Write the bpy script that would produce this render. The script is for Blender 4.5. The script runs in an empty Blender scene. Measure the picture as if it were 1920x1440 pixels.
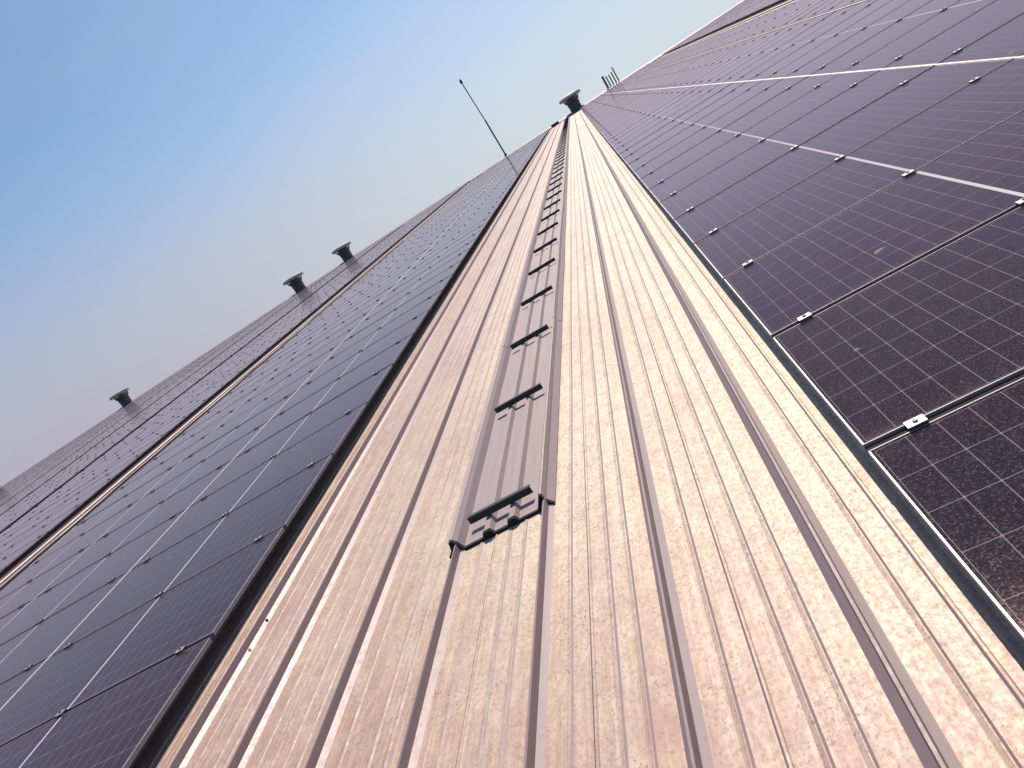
import bpy, bmesh, math, random
import numpy as np
from mathutils import Matrix, Vector, noise as mnoise
random.seed(7)
sc = bpy.context.scene

# ------------------------------------------------------------------ frame of the roof
PITCH = math.radians(4.0)                 # roof pitch; everything on the roof is laid out in roof axes
M = Matrix.Translation((0, 0, 7.0)) @ Matrix.Rotation(PITCH, 4, 'X')   # X along ridge, Y up the slope, Z normal
Z_ROOF = -0.15                            # valley of the metal sheet; z = 0 is the top of the panels
RIDGE = 77.7
EAVE = -6.0
XMIN, XMAX = -112.0, 45.0

# ------------------------------------------------------------------ camera
f_px, th, yaw, roll, CAM_H = 1414.948, math.radians(15.354), math.radians(-14.864), math.radians(-33.509), 1.351
F = Vector((math.sin(yaw)*math.cos(th), math.cos(yaw)*math.cos(th), -math.sin(th)))
R = F.cross(Vector((0, 0, 1))).normalized(); U = R.cross(F)
c_, s_ = math.cos(roll), math.sin(roll)
R2, U2 = c_*R + s_*U, -s_*R + c_*U
cm = Matrix.Identity(4)
for i in range(3):
    cm[i][0], cm[i][1], cm[i][2] = R2[i], U2[i], -F[i]
cm[2][3] = CAM_H
cd = bpy.data.cameras.new("camera"); cam = bpy.data.objects.new("camera", cd)
sc.collection.objects.link(cam); cam.matrix_world = M @ cm
cd.sensor_width = 36; cd.lens = 36*f_px/1920; cd.clip_start = 0.05; cd.clip_end = 5000
sc.camera = cam
sc.render.resolution_x, sc.render.resolution_y = 1024, 768

K = (CAM_H - Z_ROOF)/(CAM_H + .22)       # size of the sheet's profile and of the ladder (drawn for a sheet 0.22 below the panels)
HOM = Matrix.Translation((0, 0, CAM_H)) @ Matrix.Scale(K, 4) @ Matrix.Translation((0, 0, -CAM_H))
# ------------------------------------------------------------------ light
SUN_EL, SUN_AZ = math.radians(53), math.radians(9)     # azimuth from the up-slope direction, clockwise
w = bpy.data.worlds.new("World"); sc.world = w; w.use_nodes = True
nt = w.node_tree; bg = nt.nodes["Background"]
sky = nt.nodes.new("ShaderNodeTexSky"); sky.sky_type = 'NISHITA'; sky.sun_disc = False
sky.sun_elevation = SUN_EL; sky.sun_rotation = SUN_AZ
sky.air_density = 1.0; sky.dust_density = 1.0; sky.ozone_density = 2.0; sky.altitude = 0
bg.inputs[1].default_value = 0.10
def wmath(op, a, b=0.0):
    x = nt.nodes.new("ShaderNodeMath"); x.operation = op
    for i, v in enumerate((a, b)):
        if hasattr(v, 'is_output'): nt.links.new(v, x.inputs[i])
        else: x.inputs[i].default_value = v
    return x.outputs[0]
def wmix(f, a, b, blend='MIX'):
    x = nt.nodes.new("ShaderNodeMix"); x.data_type = 'RGBA'; x.blend_type = blend
    for i, v in ((0, f), (6, a), (7, b)):
        if hasattr(v, 'is_output'): nt.links.new(v, x.inputs[i])
        else: x.inputs[i].default_value = v
    return x.outputs[2]
def wramp(v, a, b, lo, hi):
    x = nt.nodes.new("ShaderNodeMapRange"); x.interpolation_type = 'SMOOTHSTEP'
    nt.links.new(v, x.inputs[0])
    for i, q in enumerate((a, b, lo, hi)): x.inputs[i+1].default_value = q
    return x.outputs[0]
tc = nt.nodes.new("ShaderNodeTexCoord"); sp = nt.nodes.new("ShaderNodeSeparateXYZ"); nt.links.new(tc.outputs['Generated'], sp.inputs[0])
hl = wmath('SQRT', wmath('ADD', wmath('MULTIPLY', sp.outputs[0], sp.outputs[0]), wmath('ADD', wmath('MULTIPLY', sp.outputs[1], sp.outputs[1]), 1e-5)))
sx = wmath('DIVIDE', sp.outputs[0], hl)                                   # sine of the compass direction
haze_col = wmix(wramp(sx, -.80, .10, 0, 1), (4.6, 4.35, 5.3, 1), (6.5, 7.15, 7.8, 1))     # horizon haze, paler towards the sun's side
blue = wmix(1.0, sky.outputs[0], (.90, 1.04, 1.14, 1), 'MULTIPLY')
veil = nt.nodes.new("ShaderNodeTexNoise"); veil.inputs['Scale'].default_value = 2.2; veil.inputs['Detail'].default_value = 4; veil.inputs['Distortion'].default_value = .6
vm = nt.nodes.new("ShaderNodeMapping"); vm.inputs['Scale'].default_value = (1, 1, 3.2); nt.links.new(tc.outputs['Generated'], vm.inputs[0]); nt.links.new(vm.outputs[0], veil.inputs['Vector'])
hz = wmath('ADD', wramp(sp.outputs[2], .0, .36, 1.0, 0), wramp(veil.outputs['Fac'], .42, .72, -.03, .11))   # thin uneven veil of high haze
hc = nt.nodes.new("ShaderNodeClamp"); nt.links.new(hz, hc.inputs[0])
nt.links.new(wmix(hc.outputs[0], blue, haze_col), bg.inputs[0])
sd = bpy.data.lights.new("sun", 'SUN'); sd.energy = 4.9; sd.angle = math.radians(0.53); sd.color = (1, .895, .765)
so = bpy.data.objects.new("sun", sd); sc.collection.objects.link(so)
sdir = Vector((math.sin(SUN_AZ)*math.cos(SUN_EL), math.cos(SUN_AZ)*math.cos(SUN_EL), math.sin(SUN_EL)))
so.rotation_euler = sdir.to_track_quat('Z', 'Y').to_euler(); so.location = (0, 0, 40)
vs = sc.view_settings; vs.view_transform = 'Standard'; vs.look = 'None'; vs.exposure = 0.0; vs.gamma = 1
vs.use_curve_mapping = False

# ------------------------------------------------------------------ node helpers
def new_mat(name):
    m = bpy.data.materials.new(name); m.use_nodes = True
    return m, m.node_tree, m.node_tree.nodes["Principled BSDF"]
class N:
    def __init__(s, t): s.t = t
    def n(s, typ, **kw):
        x = s.t.nodes.new(typ)
        for k, v in kw.items(): setattr(x, k, v)
        return x
    def set(s, sock, v):
        if hasattr(v, 'is_output'): s.t.links.new(v, sock)
        else: sock.default_value = v
    def math(s, op, a, b=0.0, c=None, clamp=False):
        x = s.n("ShaderNodeMath", operation=op, use_clamp=clamp)
        s.set(x.inputs[0], a); s.set(x.inputs[1], b)
        if c is not None: s.set(x.inputs[2], c)
        return x.outputs[0]
    def mix(s, fac, a, b, blend='MIX'):
        x = s.n("ShaderNodeMix", data_type='RGBA', blend_type=blend)
        s.set(x.inputs[0], fac); s.set(x.inputs[6], a); s.set(x.inputs[7], b)
        return x.outputs[2]
    def noise(s, vec, scale, detail=3, rough=.5, dist=0.0):
        x = s.n("ShaderNodeTexNoise"); s.set(x.inputs['Vector'], vec)
        x.inputs['Scale'].default_value = scale; x.inputs['Detail'].default_value = detail
        x.inputs['Roughness'].default_value = rough; x.inputs['Distortion'].default_value = dist
        return x.outputs['Fac']
    def ramp(s, v, a, b, lo=0.0, hi=1.0):
        x = s.n("ShaderNodeMapRange"); x.clamp = True
        s.set(x.inputs[0], v); x.inputs[1].default_value = a; x.inputs[2].default_value = b
        x.inputs[3].default_value = lo; x.inputs[4].default_value = hi
        return x.outputs[0]
    def mapping(s, vec, scale, loc=(0, 0, 0)):
        x = s.n("ShaderNodeMapping"); s.set(x.inputs[0], vec)
        x.inputs['Scale'].default_value = scale; x.inputs['Location'].default_value = loc
        return x.outputs[0]
    def obj(s): return s.n("ShaderNodeTexCoord").outputs['Object']
    def bump(s, h, strength, dist):
        x = s.n("ShaderNodeBump"); s.set(x.inputs['Height'], h)
        x.inputs['Strength'].default_value = strength; x.inputs['Distance'].default_value = dist
        return x.outputs[0]
def C(r, g, b): return (r, g, b, 1)

# ------------------------------------------------------------------ materials
def mat_dusty_sheet():
    """pale coating under a film of dirt: tone per pan, blotches, runs down the slope, clusters of small flecks"""
    m, t, b = new_mat("weathered roof sheet"); k = N(t); o = k.obj()
    sep = k.n("ShaderNodeSeparateXYZ"); t.links.new(o, sep.inputs[0])
    strip = k.noise(k.mapping(o, (8, .10, 1), (1.7, 0, 0)), 1.0, 2, .55)     # tone that runs along each pan
    patch = k.noise(k.mapping(o, (1.0, .45, 1), (3, 1, 0)), 1.3, 4, .6, .3)
    blotch = k.noise(k.mapping(o, (1, .55, 1), (0, 7, 0)), 13, 4, .66, .4)
    blot2 = k.noise(k.mapping(o, (1, .6, 1), (5, 2, 0)), 22, 4, .6, .3)
    run = k.noise(k.mapping(o, (60, .9, 1)), 1.0, 3, .6)
    mott = k.noise(k.mapping(o, (1, .7, 1)), 60, 5, .72, .3)
    fleck = k.noise(k.mapping(o, (1, .7, 1), (2, 0, 0)), 125, 2, .55, .5)
    clus = k.noise(k.mapping(o, (1, .6, 1), (9, 4, 0)), 6.5, 3, .6)
    scratch = k.n("ShaderNodeTexWave", wave_type='BANDS', bands_direction='DIAGONAL')
    t.links.new(o, scratch.inputs['Vector']); scratch.inputs['Scale'].default_value = 3.0
    scratch.inputs['Distortion'].default_value = 22; scratch.inputs['Detail'].default_value = 4; scratch.inputs['Detail Scale'].default_value = 1.3
    col = k.mix(k.ramp(strip, .36, .62), C(.78, .665, .49), C(.69, .55, .42))
    red_mix = k.math('ADD', k.ramp(sep.outputs[0], -3.1, -.7, .95, 0), k.math('ADD', k.ramp(patch, .42, .70, 0, .42), k.ramp(sep.outputs[1], .9, 2.9, 1.0, 0)), clamp=True)   # redder and darker towards the left and the lower end, plus random patches
    col = k.mix(red_mix, col, C(.425, .262, .225))
    col = k.mix(k.ramp(blotch, .46, .70, 0, .42), col, C(.80, .69, .49))
    col = k.mix(k.ramp(blot2, .46, .68, 0, .60), col, C(.46, .305, .20))
    col = k.mix(k.ramp(run, .46, .74, 0, .50), col, C(.74, .63, .50))
    col = k.mix(k.ramp(mott, .47, .66, 0, .62), col, C(.34, .225, .175))
    col = k.mix(k.math('MULTIPLY', k.ramp(fleck, .58, .66), k.ramp(clus, .40, .62, .22, .85)), col, C(.19, .13, .105))
    col = k.mix(k.math('MULTIPLY', k.ramp(scratch.outputs['Fac'], .0, .035, 1, 0), k.ramp(clus, .50, .62, 0, .35)), col, C(.30, .19, .15))
    rust = k.math('MULTIPLY', k.ramp(k.noise(k.mapping(o, (1, .35, 1), (4, 9, 0)), 3.4, 5, .7), .60, .72), .45)
    col = k.mix(rust, col, C(.44, .235, .14))
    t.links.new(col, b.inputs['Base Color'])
    b.inputs['Metallic'].default_value = .06
    b.inputs['Specular IOR Level'].default_value = .55
    t.links.new(k.ramp(mott, .3, .7, .46, .62), b.inputs['Roughness'])
    h = k.math('ADD', k.math('MULTIPLY', mott, .5), k.math('MULTIPLY', blot2, .5))
    t.links.new(k.bump(h, .13, .004), b.inputs['Normal'])
    return m
def mat_clean_sheet(name, base, brown=.35, rough=.46, metal=.12):
    m, t, b = new_mat(name); k = N(t); o = k.obj()
    a = k.noise(k.mapping(o, (30, .8, 30)), 1.0, 4, .6)
    d = k.noise(o, 26, 4, .7, .5)
    col = k.mix(k.ramp(a, .35, .7, 0, .6), C(*base), C(base[0]*1.25, base[1]*1.22, base[2]*1.2))
    col = k.mix(k.ramp(d, .55, .75, 0, brown), col, C(.20, .125, .09))
    t.links.new(col, b.inputs['Base Color']); b.inputs['Metallic'].default_value = metal
    t.links.new(k.ramp(d, .3, .7, rough, rough+.14), b.inputs['Roughness'])
    t.links.new(k.bump(d, .12, .003), b.inputs['Normal'])
    return m
def mat_plain(name, base, rough, metal=0.0, var=.25):
    m, t, b = new_mat(name); k = N(t); o = k.obj()
    a = k.noise(o, 14, 4, .65)
    col = k.mix(k.ramp(a, .3, .7, 0, 1), C(*base), C(*[x*(1+var) for x in base]))
    t.links.new(col, b.inputs['Base Color']); b.inputs['Metallic'].default_value = metal
    t.links.new(k.ramp(a, .3, .7, rough, rough+.12), b.inputs['Roughness'])
    return m
PL = 1.120                                  # panel size up the slope; its length along the ridge is PW
def mat_cells(pw, film):
    m, t, b = new_mat("solar cells under dusty glass"); k = N(t)
    uv = k.n("ShaderNodeUVMap"); uv.uv_map = "UVMap"
    sep = k.n("ShaderNodeSeparateXYZ"); t.links.new(uv.outputs[0], sep.inputs[0])
    x, y = sep.outputs[0], sep.outputs[1]                              # metres from the panel's middle
    ax = k.math('ABSOLUTE', x)
    px = (pw/2 - .016 - .010)/12; py = (PL - .030)/6
    fx = k.math('ABSOLUTE', k.math('SUBTRACT', k.math('FRACT', k.math('ADD', k.math('DIVIDE', k.math('SUBTRACT', ax, .010), px), .5)), .5))
    fy = k.math('ABSOLUTE', k.math('SUBTRACT', k.math('FRACT', k.math('ADD', k.math('DIVIDE', k.math('ADD', y, PL/2-.015), py), .5)), .5))
    dx = k.math('MULTIPLY', fx, px); dy = k.math('MULTIPLY', fy, py)
    lx = k.ramp(dx, .0006, .0018, 1, 0); ly = k.ramp(dy, .0007, .0018, 1, 0)
    dia = k.ramp(k.math('ADD', dx, dy), .004, .0075, 1, 0)
    mid = k.ramp(ax, .0085, .0105, 1, 0)
    rim = k.math('MAXIMUM', k.ramp(ax, pw/2-.016, pw/2-.0145), k.ramp(k.math('ABSOLUTE', y), PL/2-.015, PL/2-.0135))
    grid = k.math('MAXIMUM', k.math('MAXIMUM', lx, ly), dia)
    grid = k.math('MULTIPLY', grid, k.math('SUBTRACT', 1.0, rim))
    o = k.obj()
    geo = k.n("ShaderNodeObjectInfo").outputs['Random']
    ov = k.n("ShaderNodeVectorMath", operation='ADD'); t.links.new(uv.outputs[0], ov.inputs[0])
    cmb = k.n("ShaderNodeCombineXYZ"); t.links.new(k.math('MULTIPLY', geo, 37.0), cmb.inputs[2]); t.links.new(cmb.outputs[0], ov.inputs[1])
    vv = ov.outputs[0]
    speck = k.noise(vv, 150, 3, .7); big = k.noise(vv, 2.2, 4, .6); fl = k.noise(vv, 9, 3, .6)
    cell = k.mix(k.ramp(big, .35, .65), C(.016, .008, .013), C(.012, .011, .019))
    col = k.mix(k.math('MULTIPLY', grid, .75), cell, C(.30, .25, .26))
    col = k.mix(mid, col, C(.62, .56, .55))
    dust = k.math('ADD', k.ramp(speck, .53, .66, 0, .24), k.math('ADD', k.ramp(fl, .4, .75, .0, .02), k.math('MULTIPLY', k.ramp(y, -PL/2+.008, -PL/2+.07, 1, 0), k.ramp(k.noise(vv, 14, 3, .6), .35, .7, 0, .16))), clamp=True)
    col = k.mix(dust, col, C(.36, .235, .275))
    spot = k.ramp(k.noise(vv, 6.5, 2, .5), .765, .80, 0, .55)
    col = k.mix(spot, col, C(.42, .28, .27))
    t.links.new(col, b.inputs['Base Color'])
    t.links.new(k.ramp(speck, .35, .7, .07, .15), b.inputs['Roughness'])
    b.inputs['IOR'].default_value = 1.45
    b.inputs['Specular IOR Level'].default_value = .09
    b.inputs['Specular Tint'].default_value = (1.0, .70, .68, 1)
    b.inputs['Sheen Weight'].default_value = film*.88      # thin film of dust on the glass
    b.inputs['Sheen Roughness'].default_value = .32
    b.inputs['Sheen Tint'].default_value = C(1.0, .585, .635)
    return m

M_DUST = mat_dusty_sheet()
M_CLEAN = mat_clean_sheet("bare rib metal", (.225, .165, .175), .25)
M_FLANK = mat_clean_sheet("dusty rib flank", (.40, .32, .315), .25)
M_DECK = mat_clean_sheet("ladder deck metal", (.30, .235, .24), .40, .52, .08)
M_DARK = mat_plain("dark painted steel", (.010, .018, .022), .5, .0)
M_BLACK = mat_plain("black end lip with shade", (.006, .007, .009), .85)
M_ALU = mat_plain("panel frame aluminium", (.38, .33, .325), .42, .3)
M_SIDE_SHADE = mat_plain("panel frame side, shadow grey anodised", (.20, .170, .195), .5, .15)  # same aluminium as the frame top, darkened as if in shade
M_SHORT = mat_plain("panel frame short side aluminium", (.62, .55, .52), .42, .3)  # frame aluminium made paler, so the column edges look lit
M_GASKET = mat_plain("joint gasket", (.024, .021, .019), .9)
M_CLAMP = mat_plain("clamp aluminium", (.46, .42, .415), .38, .5)
M_BOLT_SHADE = mat_plain("bolt steel and clamp side shade", (.10, .09, .10), .4, .7)
M_BACK = mat_plain("panel backsheet", (.02, .02, .022), .7)
M_VENT = mat_plain("vent grey plastic", (.045, .058, .066), .55)
M_VENTTOP = mat_plain("vent cap plastic", (.30, .31, .32), .5)
M_RIDGE = mat_plain("ridge cap metal", (.30, .24, .27), .55, .1)
M_WALL = mat_plain("barn wall cladding", (.45, .42, .38), .6)
M_GRASS = mat_plain("grass ground", (.07, .10, .035), .9, 0, .6)
M_CABLE = mat_plain("black cable", (.015, .014, .016), .5)

# ------------------------------------------------------------------ object helpers
col = sc.collection
def link(name, me, mats, parent=None, mw=None):
    o = bpy.data.objects.new(name, me); col.objects.link(o)
    for m_ in mats:
        if len(me.materials) < len(mats): me.materials.append(m_)
    if parent is not None: o.parent = parent
    if mw is not None: o.matrix_world = mw
    return o
def bm_obj(name, bm, mats, parent=None, mw=None, smooth=False):
    me = bpy.data.meshes.new(name); bm.to_mesh(me); bm.free()
    if smooth:
        for p in me.polygons: p.use_smooth = True
    return link(name, me, mats, parent, mw)
def empty(name, mw, label=None, cat=None, group=None):
    o = bpy.data.objects.new(name, None); col.objects.link(o); o.matrix_world = mw
    o.empty_display_size = .1
    tag(o, label, cat, group); return o
def tag(o, label=None, cat=None, group=None, kind=None):
    if label: o['label'] = label
    if cat: o['category'] = cat
    if group: o['group'] = group
    if kind: o['kind'] = kind
    return o
def box(bm, x0, x1, y0, y1, z0, z1, mi=0, bev=0.0):
    v = [bm.verts.new((x, y, z)) for z in (z0, z1) for y in (y0, y1) for x in (x0, x1)]
    fs = [bm.faces.new([v[i] for i in q]) for q in ((0,2,3,1),(4,5,7,6),(0,1,5,4),(2,6,7,3),(0,4,6,2),(1,3,7,5))]
    for f in fs: f.material_index = mi
    if bev:
        es = list({e for f in fs for e in f.edges})
        r = bmesh.ops.bevel(bm, geom=es, offset=bev, segments=2, affect='EDGES')
        for f in r['faces']: f.material_index = mi
def prism(bm, pts, y0, y1, mi=0):
    """closed (x,z) outline extruded along y"""
    a = [bm.verts.new((x, y0, z)) for x, z in pts]; b = [bm.verts.new((x, y1, z)) for x, z in pts]
    n = len(pts)
    fs = [bm.faces.new((a[i], a[(i+1) % n], b[(i+1) % n], b[i])) for i in range(n)]
    fs += [bm.faces.new(a[::-1]), bm.faces.new(b)]
    for f in fs: f.material_index = mi
    bmesh.ops.recalc_face_normals(bm, faces=fs)
def lathe(bm, prof, seg=28, mi=0):
    rings = [[bm.verts.new((r*math.cos(2*math.pi*i/seg), r*math.sin(2*math.pi*i/seg), z)) for i in range(seg)] for r, z in prof]
    fs = []
    for a, b in zip(rings, rings[1:]):
        for i in range(seg): fs.append(bm.faces.new((a[i], a[(i+1) % seg], b[(i+1) % seg], b[i])))
    fs.append(bm.faces.new(rings[0][::-1])); fs.append(bm.faces.new(rings[-1]))
    for f in fs: f.material_index = mi
    bmesh.ops.recalc_face_normals(bm, faces=fs)
def rod_along(bm, p, q, r, seg=8, mi=0):
    p, q = Vector(p), Vector(q); d = (q-p).normalized(); s = d.orthogonal().normalized(); t = d.cross(s)
    A, B = [], []
    for i in range(seg):
        a = 2*math.pi*i/seg; off = s*math.cos(a)*r + t*math.sin(a)*r
        A.append(bm.verts.new(p+off)); B.append(bm.verts.new(q+off))
    for i in range(seg):
        f = bm.faces.new((A[i], A[(i+1) % seg], B[(i+1) % seg], B[i])); f.material_index = mi
    bm.faces.new(A[::-1]).material_index = mi; bm.faces.new(B).material_index = mi

# ------------------------------------------------------------------ ground and barn
bm = bmesh.new(); box(bm, -1500, 1500, -1500, 1500, -1.0, 0.0)
g = bm_obj("ground", bm, [M_GRASS]); tag(g, kind='structure')

barn = empty("barn", M @ Matrix.Translation((0, EAVE, Z_ROOF)),
             "huge low-pitched barn whose pale ribbed metal roof rises to the ridge", "building")
RIBS = [K*x for x in (-3.065, -2.585, -2.07, -1.578, -1.055, -.54, -.01)]
x = RIBS[-1]
while x < XMAX: x += .515*K; RIBS.append(x)
x = RIBS[0]
while x > XMIN: x -= .515*K; RIBS.append(x)
RIBS.sort()
def roof_profile(x0, x1):
    P = []                                    # (x, z, material of the face to the right)
    for a, b in zip(RIBS, RIBS[1:]):
        if a < x0 or a > x1: continue
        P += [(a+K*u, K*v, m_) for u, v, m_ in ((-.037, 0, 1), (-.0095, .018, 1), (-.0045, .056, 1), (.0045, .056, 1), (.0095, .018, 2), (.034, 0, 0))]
        w_ = b - a - .074
        for j in range(1, 5):
            xc = a+.037 + w_*j/5
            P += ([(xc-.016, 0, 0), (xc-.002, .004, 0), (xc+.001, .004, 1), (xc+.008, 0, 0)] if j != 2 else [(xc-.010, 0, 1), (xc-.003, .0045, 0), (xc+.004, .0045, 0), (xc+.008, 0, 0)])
    return P
def roof_mesh(bm, P, ys, wav=0.0):
    rows = []
    for y in ys:
        row = []
        for (x, z, m_) in P:
            dz = dx = 0
            if wav:
                dz = wav*mnoise.noise(Vector((x*2.2, y*.55, 3)))*(1.0 if z < .01 else .35)
                dx = wav*1.1*mnoise.noise(Vector((x*.7+9, y*.35, 0)))
            row.append(bm.verts.new((x+dx, y, Z_ROOF+z+dz)))
        rows.append(row)
    for a, b in zip(rows, rows[1:]):
        for i in range(len(P)-1):
            f = bm.faces.new((a[i], a[i+1], b[i+1], b[i])); f.material_index = P[i][2]
bm = bmesh.new()
ys_f = [EAVE, -2, -.5] + [i*.25 for i in range(0, 57)] + [14.5+i for i in range(0, 16)] + [32+3*i for i in range(15)] + [RIDGE]
ys_f = sorted(set(ys_f))
near = roof_profile(-3.7, .6)
roof_mesh(bm, near, ys_f, .0035)
roof_mesh(bm, [p for p in roof_profile(XMIN, -3.6)] , [EAVE, 10, 30, 55, RIDGE])
roof_mesh(bm, [p for p in roof_profile(.5, XMAX)], [EAVE, 10, 30, 55, RIDGE])
Mi = barn.matrix_world.inverted()
def barn_part(name, bm, mats): 
    o = bm_obj(name, bm, mats); o.parent = barn; o.matrix_world = M; return o
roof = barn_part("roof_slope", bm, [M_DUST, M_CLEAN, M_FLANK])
# the other slope, the ridge cap and the walls
bm = bmesh.new()
sl = math.tan(2*PITCH)
v = [bm.verts.new(p) for p in ((XMIN, RIDGE, Z_ROOF), (XMAX, RIDGE, Z_ROOF), (XMAX, RIDGE+80, Z_ROOF-80*sl), (XMIN, RIDGE+80, Z_ROOF-80*sl))]
bm.faces.new(v); barn_part("rear_roof_slope", bm, [M_DUST])
bm = bmesh.new()
prism(bm, [(RIDGE-.55, Z_ROOF+.06), (RIDGE-.55, Z_ROOF+.075), (RIDGE-.06, Z_ROOF+.23), (RIDGE+.06, Z_ROOF+.23), (RIDGE+.55, Z_ROOF-.02), (RIDGE+.55, Z_ROOF-.035)], XMIN, XMAX)
for v_ in bm.verts: v_.co = Vector((v_.co.y, v_.co.x, v_.co.z))
bmesh.ops.recalc_face_normals(bm, faces=bm.faces)
barn_part("ridge_cap", bm, [M_RIDGE])
bm = bmesh.new()
def wall_pts(xx):
    e = M @ Vector((xx, EAVE+.4, Z_ROOF-.05)); r = M @ Vector((xx, RIDGE, Z_ROOF-.05)); b = M @ Vector((xx, RIDGE+79.5, Z_ROOF-79.5*sl-.05))
    return [Vector((xx, e.y, 0)), e, r, b, Vector((xx, b.y, 0))]
for xx in (XMIN+.3, XMAX-.3):
    bm.faces.new([bm.verts.new(p) for p in wall_pts(xx)])
A, B = wall_pts(XMIN+.3), wall_pts(XMAX-.3)
bm.faces.new([bm.verts.new(p) for p in (A[0], B[0], B[1], A[1])]); bm.faces.new([bm.verts.new(p) for p in (A[4], B[4], B[3], A[3])])
wl = bm_obj("wall", bm, [M_WALL]); wl.parent = barn; wl.matrix_world = Matrix.Identity(4)

# ------------------------------------------------------------------ solar panels
GAPY = .034
def clamp_geo(bm, x, y, z=0.0, mi=0, mb=1):
    box(bm, x-.030, x+.030, y-.021, y+.021, z+.0015, z+.0130, mi, .001)
    box(bm, x-.028, x+.028, y-.008, y+.008, z-.0065, z+.0012, mi)
    seg = 6
    a = [bm.verts.new((x+.0085*math.cos(k*math.pi/3), y+.0085*math.sin(k*math.pi/3), z+.0132)) for k in range(seg)]
    b = [bm.verts.new((p.co.x, p.co.y, z+.0185)) for p in a]
    for k in range(seg): bm.faces.new((a[k], a[(k+1) % seg], b[(k+1) % seg], b[k])).material_index = mb
    bm.faces.new(b).material_index = mb
def panel_meshes(pw, clamps, film):
    hw, hl, lip, H = pw/2, PL/2, .0055, .026
    bm = bmesh.new()
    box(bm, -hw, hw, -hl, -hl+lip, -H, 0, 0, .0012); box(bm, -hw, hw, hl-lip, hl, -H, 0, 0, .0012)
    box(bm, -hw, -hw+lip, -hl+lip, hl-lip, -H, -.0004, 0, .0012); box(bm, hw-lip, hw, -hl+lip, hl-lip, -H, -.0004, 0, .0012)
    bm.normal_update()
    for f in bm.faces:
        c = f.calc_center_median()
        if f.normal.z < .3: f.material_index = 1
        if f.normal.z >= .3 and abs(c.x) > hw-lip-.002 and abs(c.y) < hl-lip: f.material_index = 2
    box(bm, -hw, hw, hl+.0005, hl+GAPY-.0005, -.016, -.008, 3)     # gasket in the joint to the next panel, added to block sun slits
    fr = bpy.data.meshes.new("frame"); bm.to_mesh(fr); bm.free(); fr.materials.append(M_ALU); fr.materials.append(M_SIDE_SHADE); fr.materials.append(M_SHORT); fr.materials.append(M_GASKET)
    bm = bmesh.new(); box(bm, -hw+lip, hw-lip, -hl+lip, hl-lip, -.009, -.0025, 1)
    gl = bpy.data.meshes.new("glass")
    bm.faces.ensure_lookup_table()
    uvl = bm.loops.layers.uv.new("UVMap")
    for f in bm.faces:
        if f.calc_center_median().z > -.003: f.material_index = 0
        for l in f.loops: l[uvl].uv = (l.vert.co.x, l.vert.co.y)
    bm.to_mesh(gl); bm.free(); gl.materials.append(mat_cells(pw, film)); gl.materials.append(M_BACK)
    bm = bmesh.new(); clamp_geo(bm, 0, 0); bm.normal_update()
    for f in bm.faces:
        if f.normal.z < .3: f.material_index = 1  # clamp sides coloured dark, standing in for shade
    cl = bpy.data.meshes.new("clamp"); bm.to_mesh(cl); bm.free(); cl.materials.append(M_CLAMP); cl.materials.append(M_BOLT_SHADE)
    return dict(frame=fr, glass=gl, clamp=cl, pw=pw, clamps=clamps)
PR = panel_meshes(2.330, (-1.004, -.036, .91), 1.0)
PLF = panel_meshes(2.365, (-.985, -.02, .955), .48)
YR, YL, STEP = 2.174, 3.323, 1.154          # a joint line of the right and of the left field
def joint_rows(y0):
    k = math.floor((-1.5-y0)/STEP); out = []
    while y0+(k+1)*STEP < RIDGE-1.0:
        out.append(y0+k*STEP+STEP/2); k += 1
    return out
COLS = []                                   # (x of the left edge, meshes, row centres, side, column number)
for i, x0 in enumerate((.248, 2.602, 5.08)): COLS.append((x0, PR, joint_rows(YR), 'right', i+1))
for i, x0 in enumerate((-5.508, -7.898, -10.29)): COLS.append((x0, PLF, joint_rows(YL), 'left', i+1))
def add_fields(x0, x1, step, side, n, y0):
    k = 0; x = x0
    while (x < x1 if step > 0 else x > x1):
        COLS.append((x if step > 0 else x-PLF['pw'], PLF, joint_rows(y0), side, 9)); k += 1
        x += step
        if k % n == 0: x += (1.6 if step > 0 else -.9)
add_fields(8.95, XMAX-4, 2.385, 'right', 4, YR+.4)
add_fields(-12.30, XMIN+4, -2.385, 'left', 3, YL+.3)

def proj(P):
    d = Vector(P) - Vector((0, 0, CAM_H)); z = d.dot(F)
    if z < .05: return None
    return (960+f_px*d.dot(R2)/z, 720-f_px*d.dot(U2)/z)
def clip_area(poly):
    for ax, lim, sg in ((0, 0, 1), (0, 1920, -1), (1, 0, 1), (1, 1440, -1)):
        out = []
        for i in range(len(poly)):
            a, b = poly[i-1], poly[i]
            ia, ib = sg*(a[ax]-lim) >= 0, sg*(b[ax]-lim) >= 0
            if ia != ib:
                t = (lim-a[ax])/(b[ax]-a[ax]); out.append((a[0]+t*(b[0]-a[0]), a[1]+t*(b[1]-a[1])))
            if ib: out.append(b)
        poly = out
        if not poly: return 0.0
    return abs(sum(poly[i-1][0]*poly[i][1]-poly[i][0]*poly[i-1][1] for i in range(len(poly))))/2
ALL = []
for ci, (x0, pm, rows, side, cn) in enumerate(COLS):
    for ri, yc in enumerate(rows):
        q = []
        for (dx, dy) in ((0, -PL/2), (pm['pw'], -PL/2), (pm['pw'], PL/2), (0, PL/2)):
            px_ = x0+dx; py_ = yc+dy; py_ = max(py_, .35)
            q.append(proj((px_, py_, 0)))
        if yc < .3 or any(p is None for p in q): area = 0
        else: area = clip_area(q)
        ALL.append([area, ci, ri])
ALL.sort(key=lambda t: -t[0])
picked = [t for t in ALL if t[0] > 0][:296]
pick = {(t[1], t[2]) for t in picked}
ORD = "lowest second third fourth fifth sixth seventh eighth ninth tenth eleventh twelfth".split()
first = {}
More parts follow.
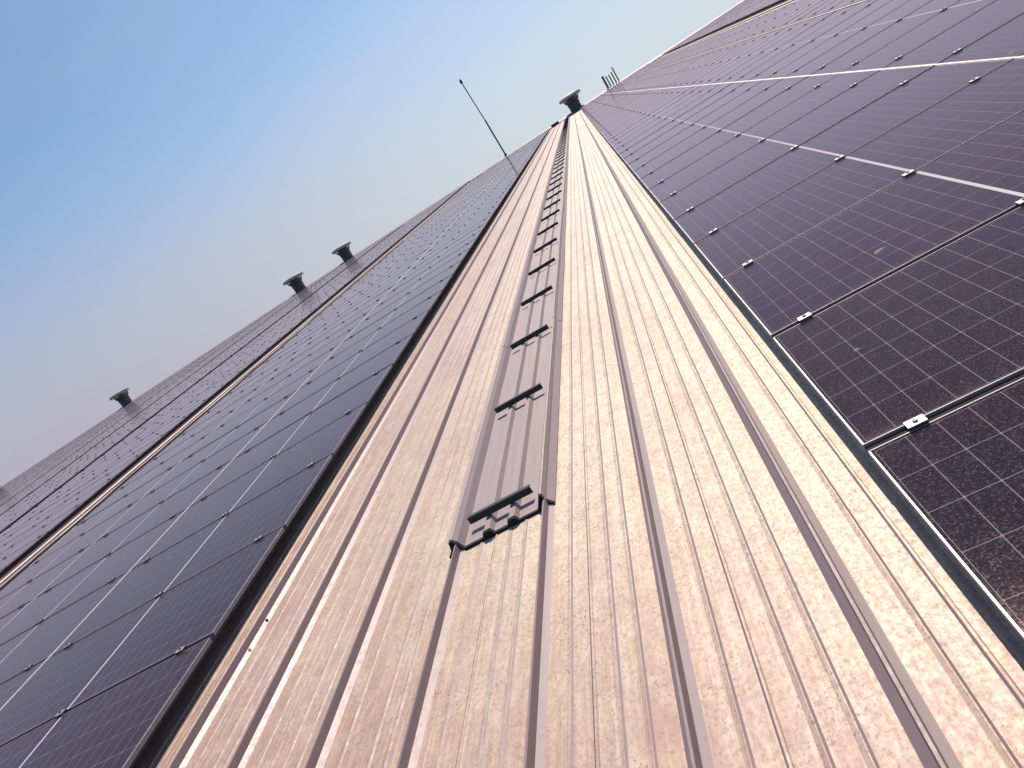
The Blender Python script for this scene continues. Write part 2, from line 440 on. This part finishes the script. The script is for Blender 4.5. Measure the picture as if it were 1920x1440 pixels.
for a, ci, ri in picked:
    if a > 300: first[ci] = min(first.get(ci, 999), ri)
CN = {1: 'first', 2: 'second', 3: 'third'}
def jitter():
    return Matrix.Translation((random.gauss(0, .0012), random.gauss(0, .0015), random.gauss(0, .0010))) @ \
        Matrix.Rotation(random.gauss(0, .0011), 4, 'X') @ Matrix.Rotation(random.gauss(0, .0008), 4, 'Y')
proto = {}
stuff = bmesh.new(); suv = stuff.loops.layers.uv.new("UVMap")
n_far = 0
def build_panel(pm, mw):
    root = empty("solar_panel", mw)
    for nm in ("frame", "glass"):
        o = bpy.data.objects.new(nm, pm[nm]); col.objects.link(o); o.parent = root
    for cx in pm['clamps']:
        o = bpy.data.objects.new("clamp", pm['clamp']); col.objects.link(o); o.parent = root
        o.location = (cx, PL/2+GAPY/2, 0)
    return root
def copy_thing(src, mw):
    r = src.copy(); col.objects.link(r); r.matrix_world = mw
    for ch in src.children:
        c2 = ch.copy(); col.objects.link(c2); c2.parent = r; c2.matrix_parent_inverse = ch.matrix_parent_inverse
    return r
SIDE_G = {'right': 'solar panels in the field right of the roof ladder', 'left': 'solar panels in the field left of the roof ladder'}
for ci, (x0, pm, rows, side, cn) in enumerate(COLS):
    for ri, yc in enumerate(rows):
        mw = M @ Matrix.Translation((x0+pm['pw']/2, yc, 0)) @ jitter()
        if (ci, ri) in pick:
            key = id(pm)
            if key not in proto: proto[key] = o = build_panel(pm, mw)
            else: o = copy_thing(proto[key], mw)
            k = ri - first.get(ci, ri)
            if cn <= 3 and 0 <= k < 12:
                lab = f"dusty black solar panel {ORD[k]} from the bottom in the {CN[cn]} column {side} of the ladder"
                if k == 0: lab = f"dusty black solar panel lowest in view in the {CN[cn]} column {side} of the ladder"
                grp = SIDE_G[side]
            elif cn <= 3:
                lab = f"distant solar panel far up towards the ridge in the {CN[cn]} column {side} of the ladder"
                grp = f"far panels in the {CN[cn]} column {side} of the ladder"
            else:
                lab = f"distant brownish solar panel {'across the narrow bare strip at far left' if side == 'left' else 'beyond the bare strip at upper right'}"
                grp = f"panels of the outer {side} fields"
            tag(o, lab, "solar panel", grp)
        else:
            if yc < -1.0 and cn > 3: continue
            hw, hl = pm['pw']/2, PL/2
            L = M.inverted() @ mw
            def quad(pts, mi):
                f = stuff.faces.new([stuff.verts.new(L @ Vector(p)) for p in pts]); f.material_index = mi
                for l, p in zip(f.loops, pts): l[suv].uv = (p[0], p[1])
            l_ = .0055
            quad(((-hw+l_, -hl+l_, -.0025), (hw-l_, -hl+l_, -.0025), (hw-l_, hl-l_, -.0025), (-hw+l_, hl-l_, -.0025)), 6 if side == 'right' else 0)
            for (a0, a1, b0, b1) in ((-hw, hw, -hl, -hl+l_), (-hw, hw, hl-l_, hl), (-hw, -hw+l_, -hl+l_, hl-l_), (hw-l_, hw, -hl+l_, hl-l_)):
                quad(((a0, b0, 0), (a1, b0, 0), (a1, b1, 0), (a0, b1, 0)), 1 if a1-a0 > .1 else 5)
            for (p, q_) in (((-hw, -hl), (hw, -hl)), ((hw, -hl), (hw, hl)), ((hw, hl), (-hw, hl)), ((-hw, hl), (-hw, -hl))):
                quad(((p[0], p[1], -.026), (q_[0], q_[1], -.026), (q_[0], q_[1], 0), (p[0], p[1], 0)), 4)
            quad(((-hw, -hl, -.026), (-hw, hl, -.026), (hw, hl, -.026), (hw, -hl, -.026)), 2)
            for cx in pm['clamps']:
                y_ = hl+GAPY/2
                quad(((cx-.03, y_-.021, .0130), (cx+.03, y_-.021, .0130), (cx+.03, y_+.021, .0130), (cx-.03, y_+.021, .0130)), 3)
                quad(((cx-.03, y_-.021, .0008), (cx+.03, y_-.021, .0008), (cx+.03, y_-.021, .0130), (cx-.03, y_-.021, .0130)), 4)
            n_far += 1
so_ = bm_obj("solar_panel_field", stuff, [PLF['glass'].materials[0], M_ALU, M_BACK, M_CLAMP, M_SIDE_SHADE, M_SHORT, PR['glass'].materials[0]], mw=M)
tag(so_, "mass of far solar panels covering the rest of the long roof slope", "solar panels", kind='stuff')

# pale strips added in the column gaps, standing in for sunlight falling there
for xa, xb in ((2.5815, 2.6000), (4.9900, 5.0220), (-5.5350, -5.5115), (-7.9225, -7.9015)):
    bm = bmesh.new(); box(bm, xa, xb, 0, RIDGE-2, -.015, .0015, 0, .001)
    barn_part("gap_strip", bm, [M_SHORT])
# mounting rails under the panels
for (x0, pm, rows, side, cn) in COLS[:6]:
    for cx in pm['clamps']:
        bm = bmesh.new(); xr = x0+pm['pw']/2+cx
        box(bm, xr-.02, xr+.02, max(-1.2, 0), RIDGE-2, Z_ROOF+.062, -.0265)
        barn_part("mounting_rail", bm, [M_ALU])

# ------------------------------------------------------------------ roof ladder (a deck of sheet with raised edges, and rungs)
lad = empty("roof_ladder", M @ Matrix.Translation((-1.32*K, 3.28*K, Z_ROOF)),
            "long grey metal roof ladder with dark rungs running up the bare metal strip", "roof ladder")
Z0 = -.207
DECK = [(-1.648, -.214), (-1.617, -.186), (-1.608, -.142), (-1.601, -.138), (-1.590, -.140), (-1.570, -.164), (-1.552, Z0), (-1.545, Z0),
        (-1.432, Z0), (-1.418, Z0+.026), (-1.384, Z0+.026), (-1.370, Z0), (-1.285, Z0), (-1.271, Z0+.026), (-1.237, Z0+.026), (-1.223, Z0),
        (-1.118, Z0), (-1.108, Z0), (-1.072, -.141), (-1.065, -.137), (-1.056, -.139), (-1.048, -.178), (-1.017, -.214)]
def strip_solid(bm, pts, y0, y1, t, mi=0, ny=1, wob=0.0):
    """sheet of thickness t following the open (x,z) line, t measured downwards"""
    n = len(pts)
    nor = []
    for i in range(n):
        a = Vector(pts[max(i-1, 0)]); b = Vector(pts[min(i+1, n-1)]); d = (b-a).normalized(); nor.append(Vector((d.y, -d.x)))
    rows = []
    for j in range(ny+1):
        y = y0+(y1-y0)*j/ny
        wz = wob*mnoise.noise(Vector((y*.9, 4, 1)))
        wx = wob*1.4*mnoise.noise(Vector((y*.6, 8, 1)))
        top = [bm.verts.new((p[0]+wx, y, p[1]+wz)) for p in pts]
        bot = [bm.verts.new((p[0]+k.x*t+wx, y, p[1]+k.y*t+wz)) for p, k in zip(pts, nor)]
        rows.append((top, bot))
    fs = []
    for (a, b), (c, d) in zip(rows, rows[1:]):
        for i in range(n-1):
            fs.append(bm.faces.new((a[i], a[i+1], c[i+1], c[i]))); fs.append(bm.faces.new((b[i+1], b[i], d[i], d[i+1])))
        fs.append(bm.faces.new((b[0], a[0], c[0], d[0]))); fs.append(bm.faces.new((a[-1], b[-1], d[-1], c[-1])))
    a, b = rows[0]
    for i in range(n-1): fs.append(bm.faces.new((b[i], b[i+1], a[i+1], a[i])))
    a, b = rows[-1]
    for i in range(n-1): fs.append(bm.faces.new((a[i], a[i+1], b[i+1], b[i])))
    for f in fs: f.material_index = mi
def lad_part(name, bm, mats):
    o = bm_obj(name, bm, mats); o.parent = lad; o.matrix_world = M @ HOM; return o
cuts = [3.28] + [6.47 + 6.43*i for i in range(12)]
cuts = [c for c in cuts if c < RIDGE/K-4] + [(RIDGE-.6)/K]
for i, (a, b) in enumerate(zip(cuts, cuts[1:])):
    bm = bmesh.new()
    up = .0042*(i % 2)
    strip_solid(bm, [(x, z+up) for x, z in DECK], a, b+(.12 if i+2 < len(cuts) else 0), .0014, 0, max(4, int((b-a)/.6)), .004)
    lad_part("deck_sheet", bm, [M_DECK])
bm = bmesh.new()
strip_solid(bm, [(x, z-.002 if z > -.2 else z+.001) for x, z in DECK], 3.258, 3.2785, .017)  # black colour stands for the front lip and the shade under it
for xc in (-1.401, -1.254):                       # open ends of the two pressed ribs, shade inside filled in black
    prism(bm, [(xc-.024, Z0-.011), (xc+.024, Z0-.011), (xc+.033, Z0+.004), (xc+.019, Z0+.029), (xc-.019, Z0+.029), (xc-.033, Z0+.004)], 3.254, 3.279)
prism(bm, [(-1.648, -.2175), (-1.546, -.2175), (-1.569, -.168), (-1.591, -.146), (-1.606, -.146), (-1.618, -.188)], 3.256, 3.277)  # cap ends filled black, as the shade inside them
prism(bm, [(-1.120, -.2175), (-1.088, -.2175), (-1.062, -.146), (-1.072, -.146)], 3.256, 3.277)
lad_part("end_lip_shade", bm, [M_BLACK])
def rung_bm():
    bm = bmesh.new()
    box(bm, -.192, .192, -.005, .005, .0270, .0665, 0, .0015)   # dark upright bar standing on the pressed ribs
    box(bm, -.192, .192, .0055, .024, .0612, .0660, 0)          # its tread flange, turned up the slope
    for xc in (-.081, .066):
        box(bm, xc-.013, xc+.013, .0055, .030, .0250, .0295, 1) # fixing tabs on the ribs
        rod_along(bm, (xc, .018, .0296), (xc, .018, .036), .006, 6, 1)
    return bm
bm = rung_bm(); me = bpy.data.meshes.new("rung"); bm.to_mesh(me); bm.free()
me.materials.append(M_DARK); me.materials.append(mat_plain("rung foot steel", (.16, .14, .14), .45, .3))
for k in range(52):
    y = 3.440+1.461*k
    o = bpy.data.objects.new("rung", me); col.objects.link(o); o.parent = lad
    o.matrix_world = M @ HOM @ Matrix.Translation((-1.320+random.gauss(0, .003), y+random.gauss(0, .012), Z0+.0022)) @ Matrix.Rotation(random.gauss(0, .006), 4, 'Z')

# ------------------------------------------------------------------ things on the ridge
def ridge_point(x, y=RIDGE, z=Z_ROOF+.1):
    return M @ Vector((x, y, z))
def vent(x, s, label):
    p = ridge_point(x, RIDGE+.1, Z_ROOF-.1)
    r = empty("roof_vent", Matrix.Translation(p) @ Matrix.Scale(s, 4), label, "roof vent", "mushroom vents along the ridge")
    bm = bmesh.new(); lathe(bm, [(.60, -.5), (.60, .85), (.66, .86), (.66, .95), (.60, .96), (.58, 1.1)]); bm_obj("stem", bm, [M_VENT], r, None)
    bm = bmesh.new(); lathe(bm, [(.575, 1.0), (.68, 1.12), (.80, 1.34), (.80, 1.42), (.50, 1.42)]); bm_obj("cone", bm, [M_VENT], r)
    bm = bmesh.new(); lathe(bm, [(.60, 1.50), (1.16, 1.55), (1.18, 1.56), (1.18, 1.78), (1.08, 1.83), (.72, 1.90), (.30, 1.96), (.02, 1.98)]); bm_obj("cap", bm, [M_VENTTOP], r)
    bm = bmesh.new()
    for i in range(6):
        a = i*math.pi/3+.3; rod_along(bm, (.76*math.cos(a), .76*math.sin(a), 1.30), (.86*math.cos(a), .86*math.sin(a), 1.60), .05, 6)
    bm_obj("cap_bracket", bm, [M_VENT], r)
    for ch in r.children: ch.parent = r
    return r
vent(-.10, .98, "grey mushroom vent on the ridge straight above the ladder, largest of the vents")
vent(-28.0, .98, "grey mushroom vent on the ridge, right-hand one of the pair at left of the rod")
vent(-34.5, 1.05, "grey mushroom vent on the ridge, left of the two standing as a pair")
vent(-60.6, 1.05, "lone grey mushroom vent on the ridge at far left")
vent(-83.3, 1.05, "grey mushroom vent half cut off by the picture's left edge")

p = ridge_point(-8.2)
r = empty("lightning_rod", Matrix.Translation(p), "tall thin dark lightning rod standing on the ridge left of the ladder", "lightning rod")
bm = bmesh.new(); rod_along(bm, (0, 0, -.2), (0, 0, 4.0), .075, 10); rod_along(bm, (0, 0, 4.0), (-.10, 0, 8.1), .050, 10); bm_obj("rod", bm, [M_DARK], r)
bm = bmesh.new(); lathe(bm, [(.02, 8.0), (.13, 8.1), (.15, 8.2), (.09, 8.4), (.02, 8.55)], 12)
for v_ in bm.verts: v_.co.x -= .10
bm_obj("tip", bm, [M_DARK], r)
bm = bmesh.new(); lathe(bm, [(.30, -.25), (.30, -.02), (.16, .1), (.10, .3)], 14); bm_obj("base", bm, [M_DARK], r)

p = ridge_point(4.05)
r = empty("guard_rail", Matrix.Translation(p), "short row of upright dark posts behind the ridge, right of the tallest vent", "guard rail")
for i, (xx, h) in enumerate(((-.62, 1.40), (-.32, 1.22), (-.02, 1.22), (.28, 1.28), (.56, 1.62))):
    bm = bmesh.new(); w_ = .10 if i == 0 else .055
    box(bm, xx-w_, xx+w_, .55-w_, .55+w_, -.9, h, 0, .01); bm_obj("post", bm, [M_VENT], r)
bm = bmesh.new(); box(bm, -.70, .66, .50, .60, .05, .16, 0, .01); bm_obj("rail", bm, [M_VENT], r)

# small dark flap under the ridge cap left of the ladder
bm = bmesh.new(); box(bm, -.42, .42, -.10, .10, 0, .22, 0, .02); box(bm, -.30, .30, -.16, -.10, .02, .15, 0, .01)
o = bm_obj("ridge_flap", bm, [M_DARK], mw=M @ Matrix.Translation((-2.55, RIDGE-1.0, Z_ROOF+.06)))
tag(o, "small dark flap under the ridge cap just left of the ladder's top", "flap")

# cable beside the far left strip
cu = bmesh.new(); pts = []
for i in range(90):
    y = 8.0+i*.35
    pts.append(Vector((-11.0+.10*mnoise.noise(Vector((y*.5, 0, 2)))+.05*mnoise.noise(Vector((y*1.7, 3, 2))), y, Z_ROOF+.085)))
for a, b in zip(pts, pts[1:]): rod_along(cu, a, b, .022, 6)
o = bm_obj("cable", cu, [M_CABLE], mw=M); tag(o, "black cable lying along the bare strip left of the third panel column", "cable")

# two roofing screws on the leftmost rib in view
for (yy, lab) in ((3.62, "small dark roofing screw on the bright rib, upper of the two"), (3.36, "small pale roofing screw on the bright rib, lower of the two")):
    bm = bmesh.new(); lathe(bm, [(.011, 0), (.011, .002), (.006, .0025), (.006, .008)], 8)
    o = bm_obj("roofing_screw", bm, [M_DARK if 'dark' in lab else M_CLAMP], mw=M @ Matrix.Translation((-3.045*K, yy*K, Z_ROOF+.010)))
    tag(o, lab, "screw")
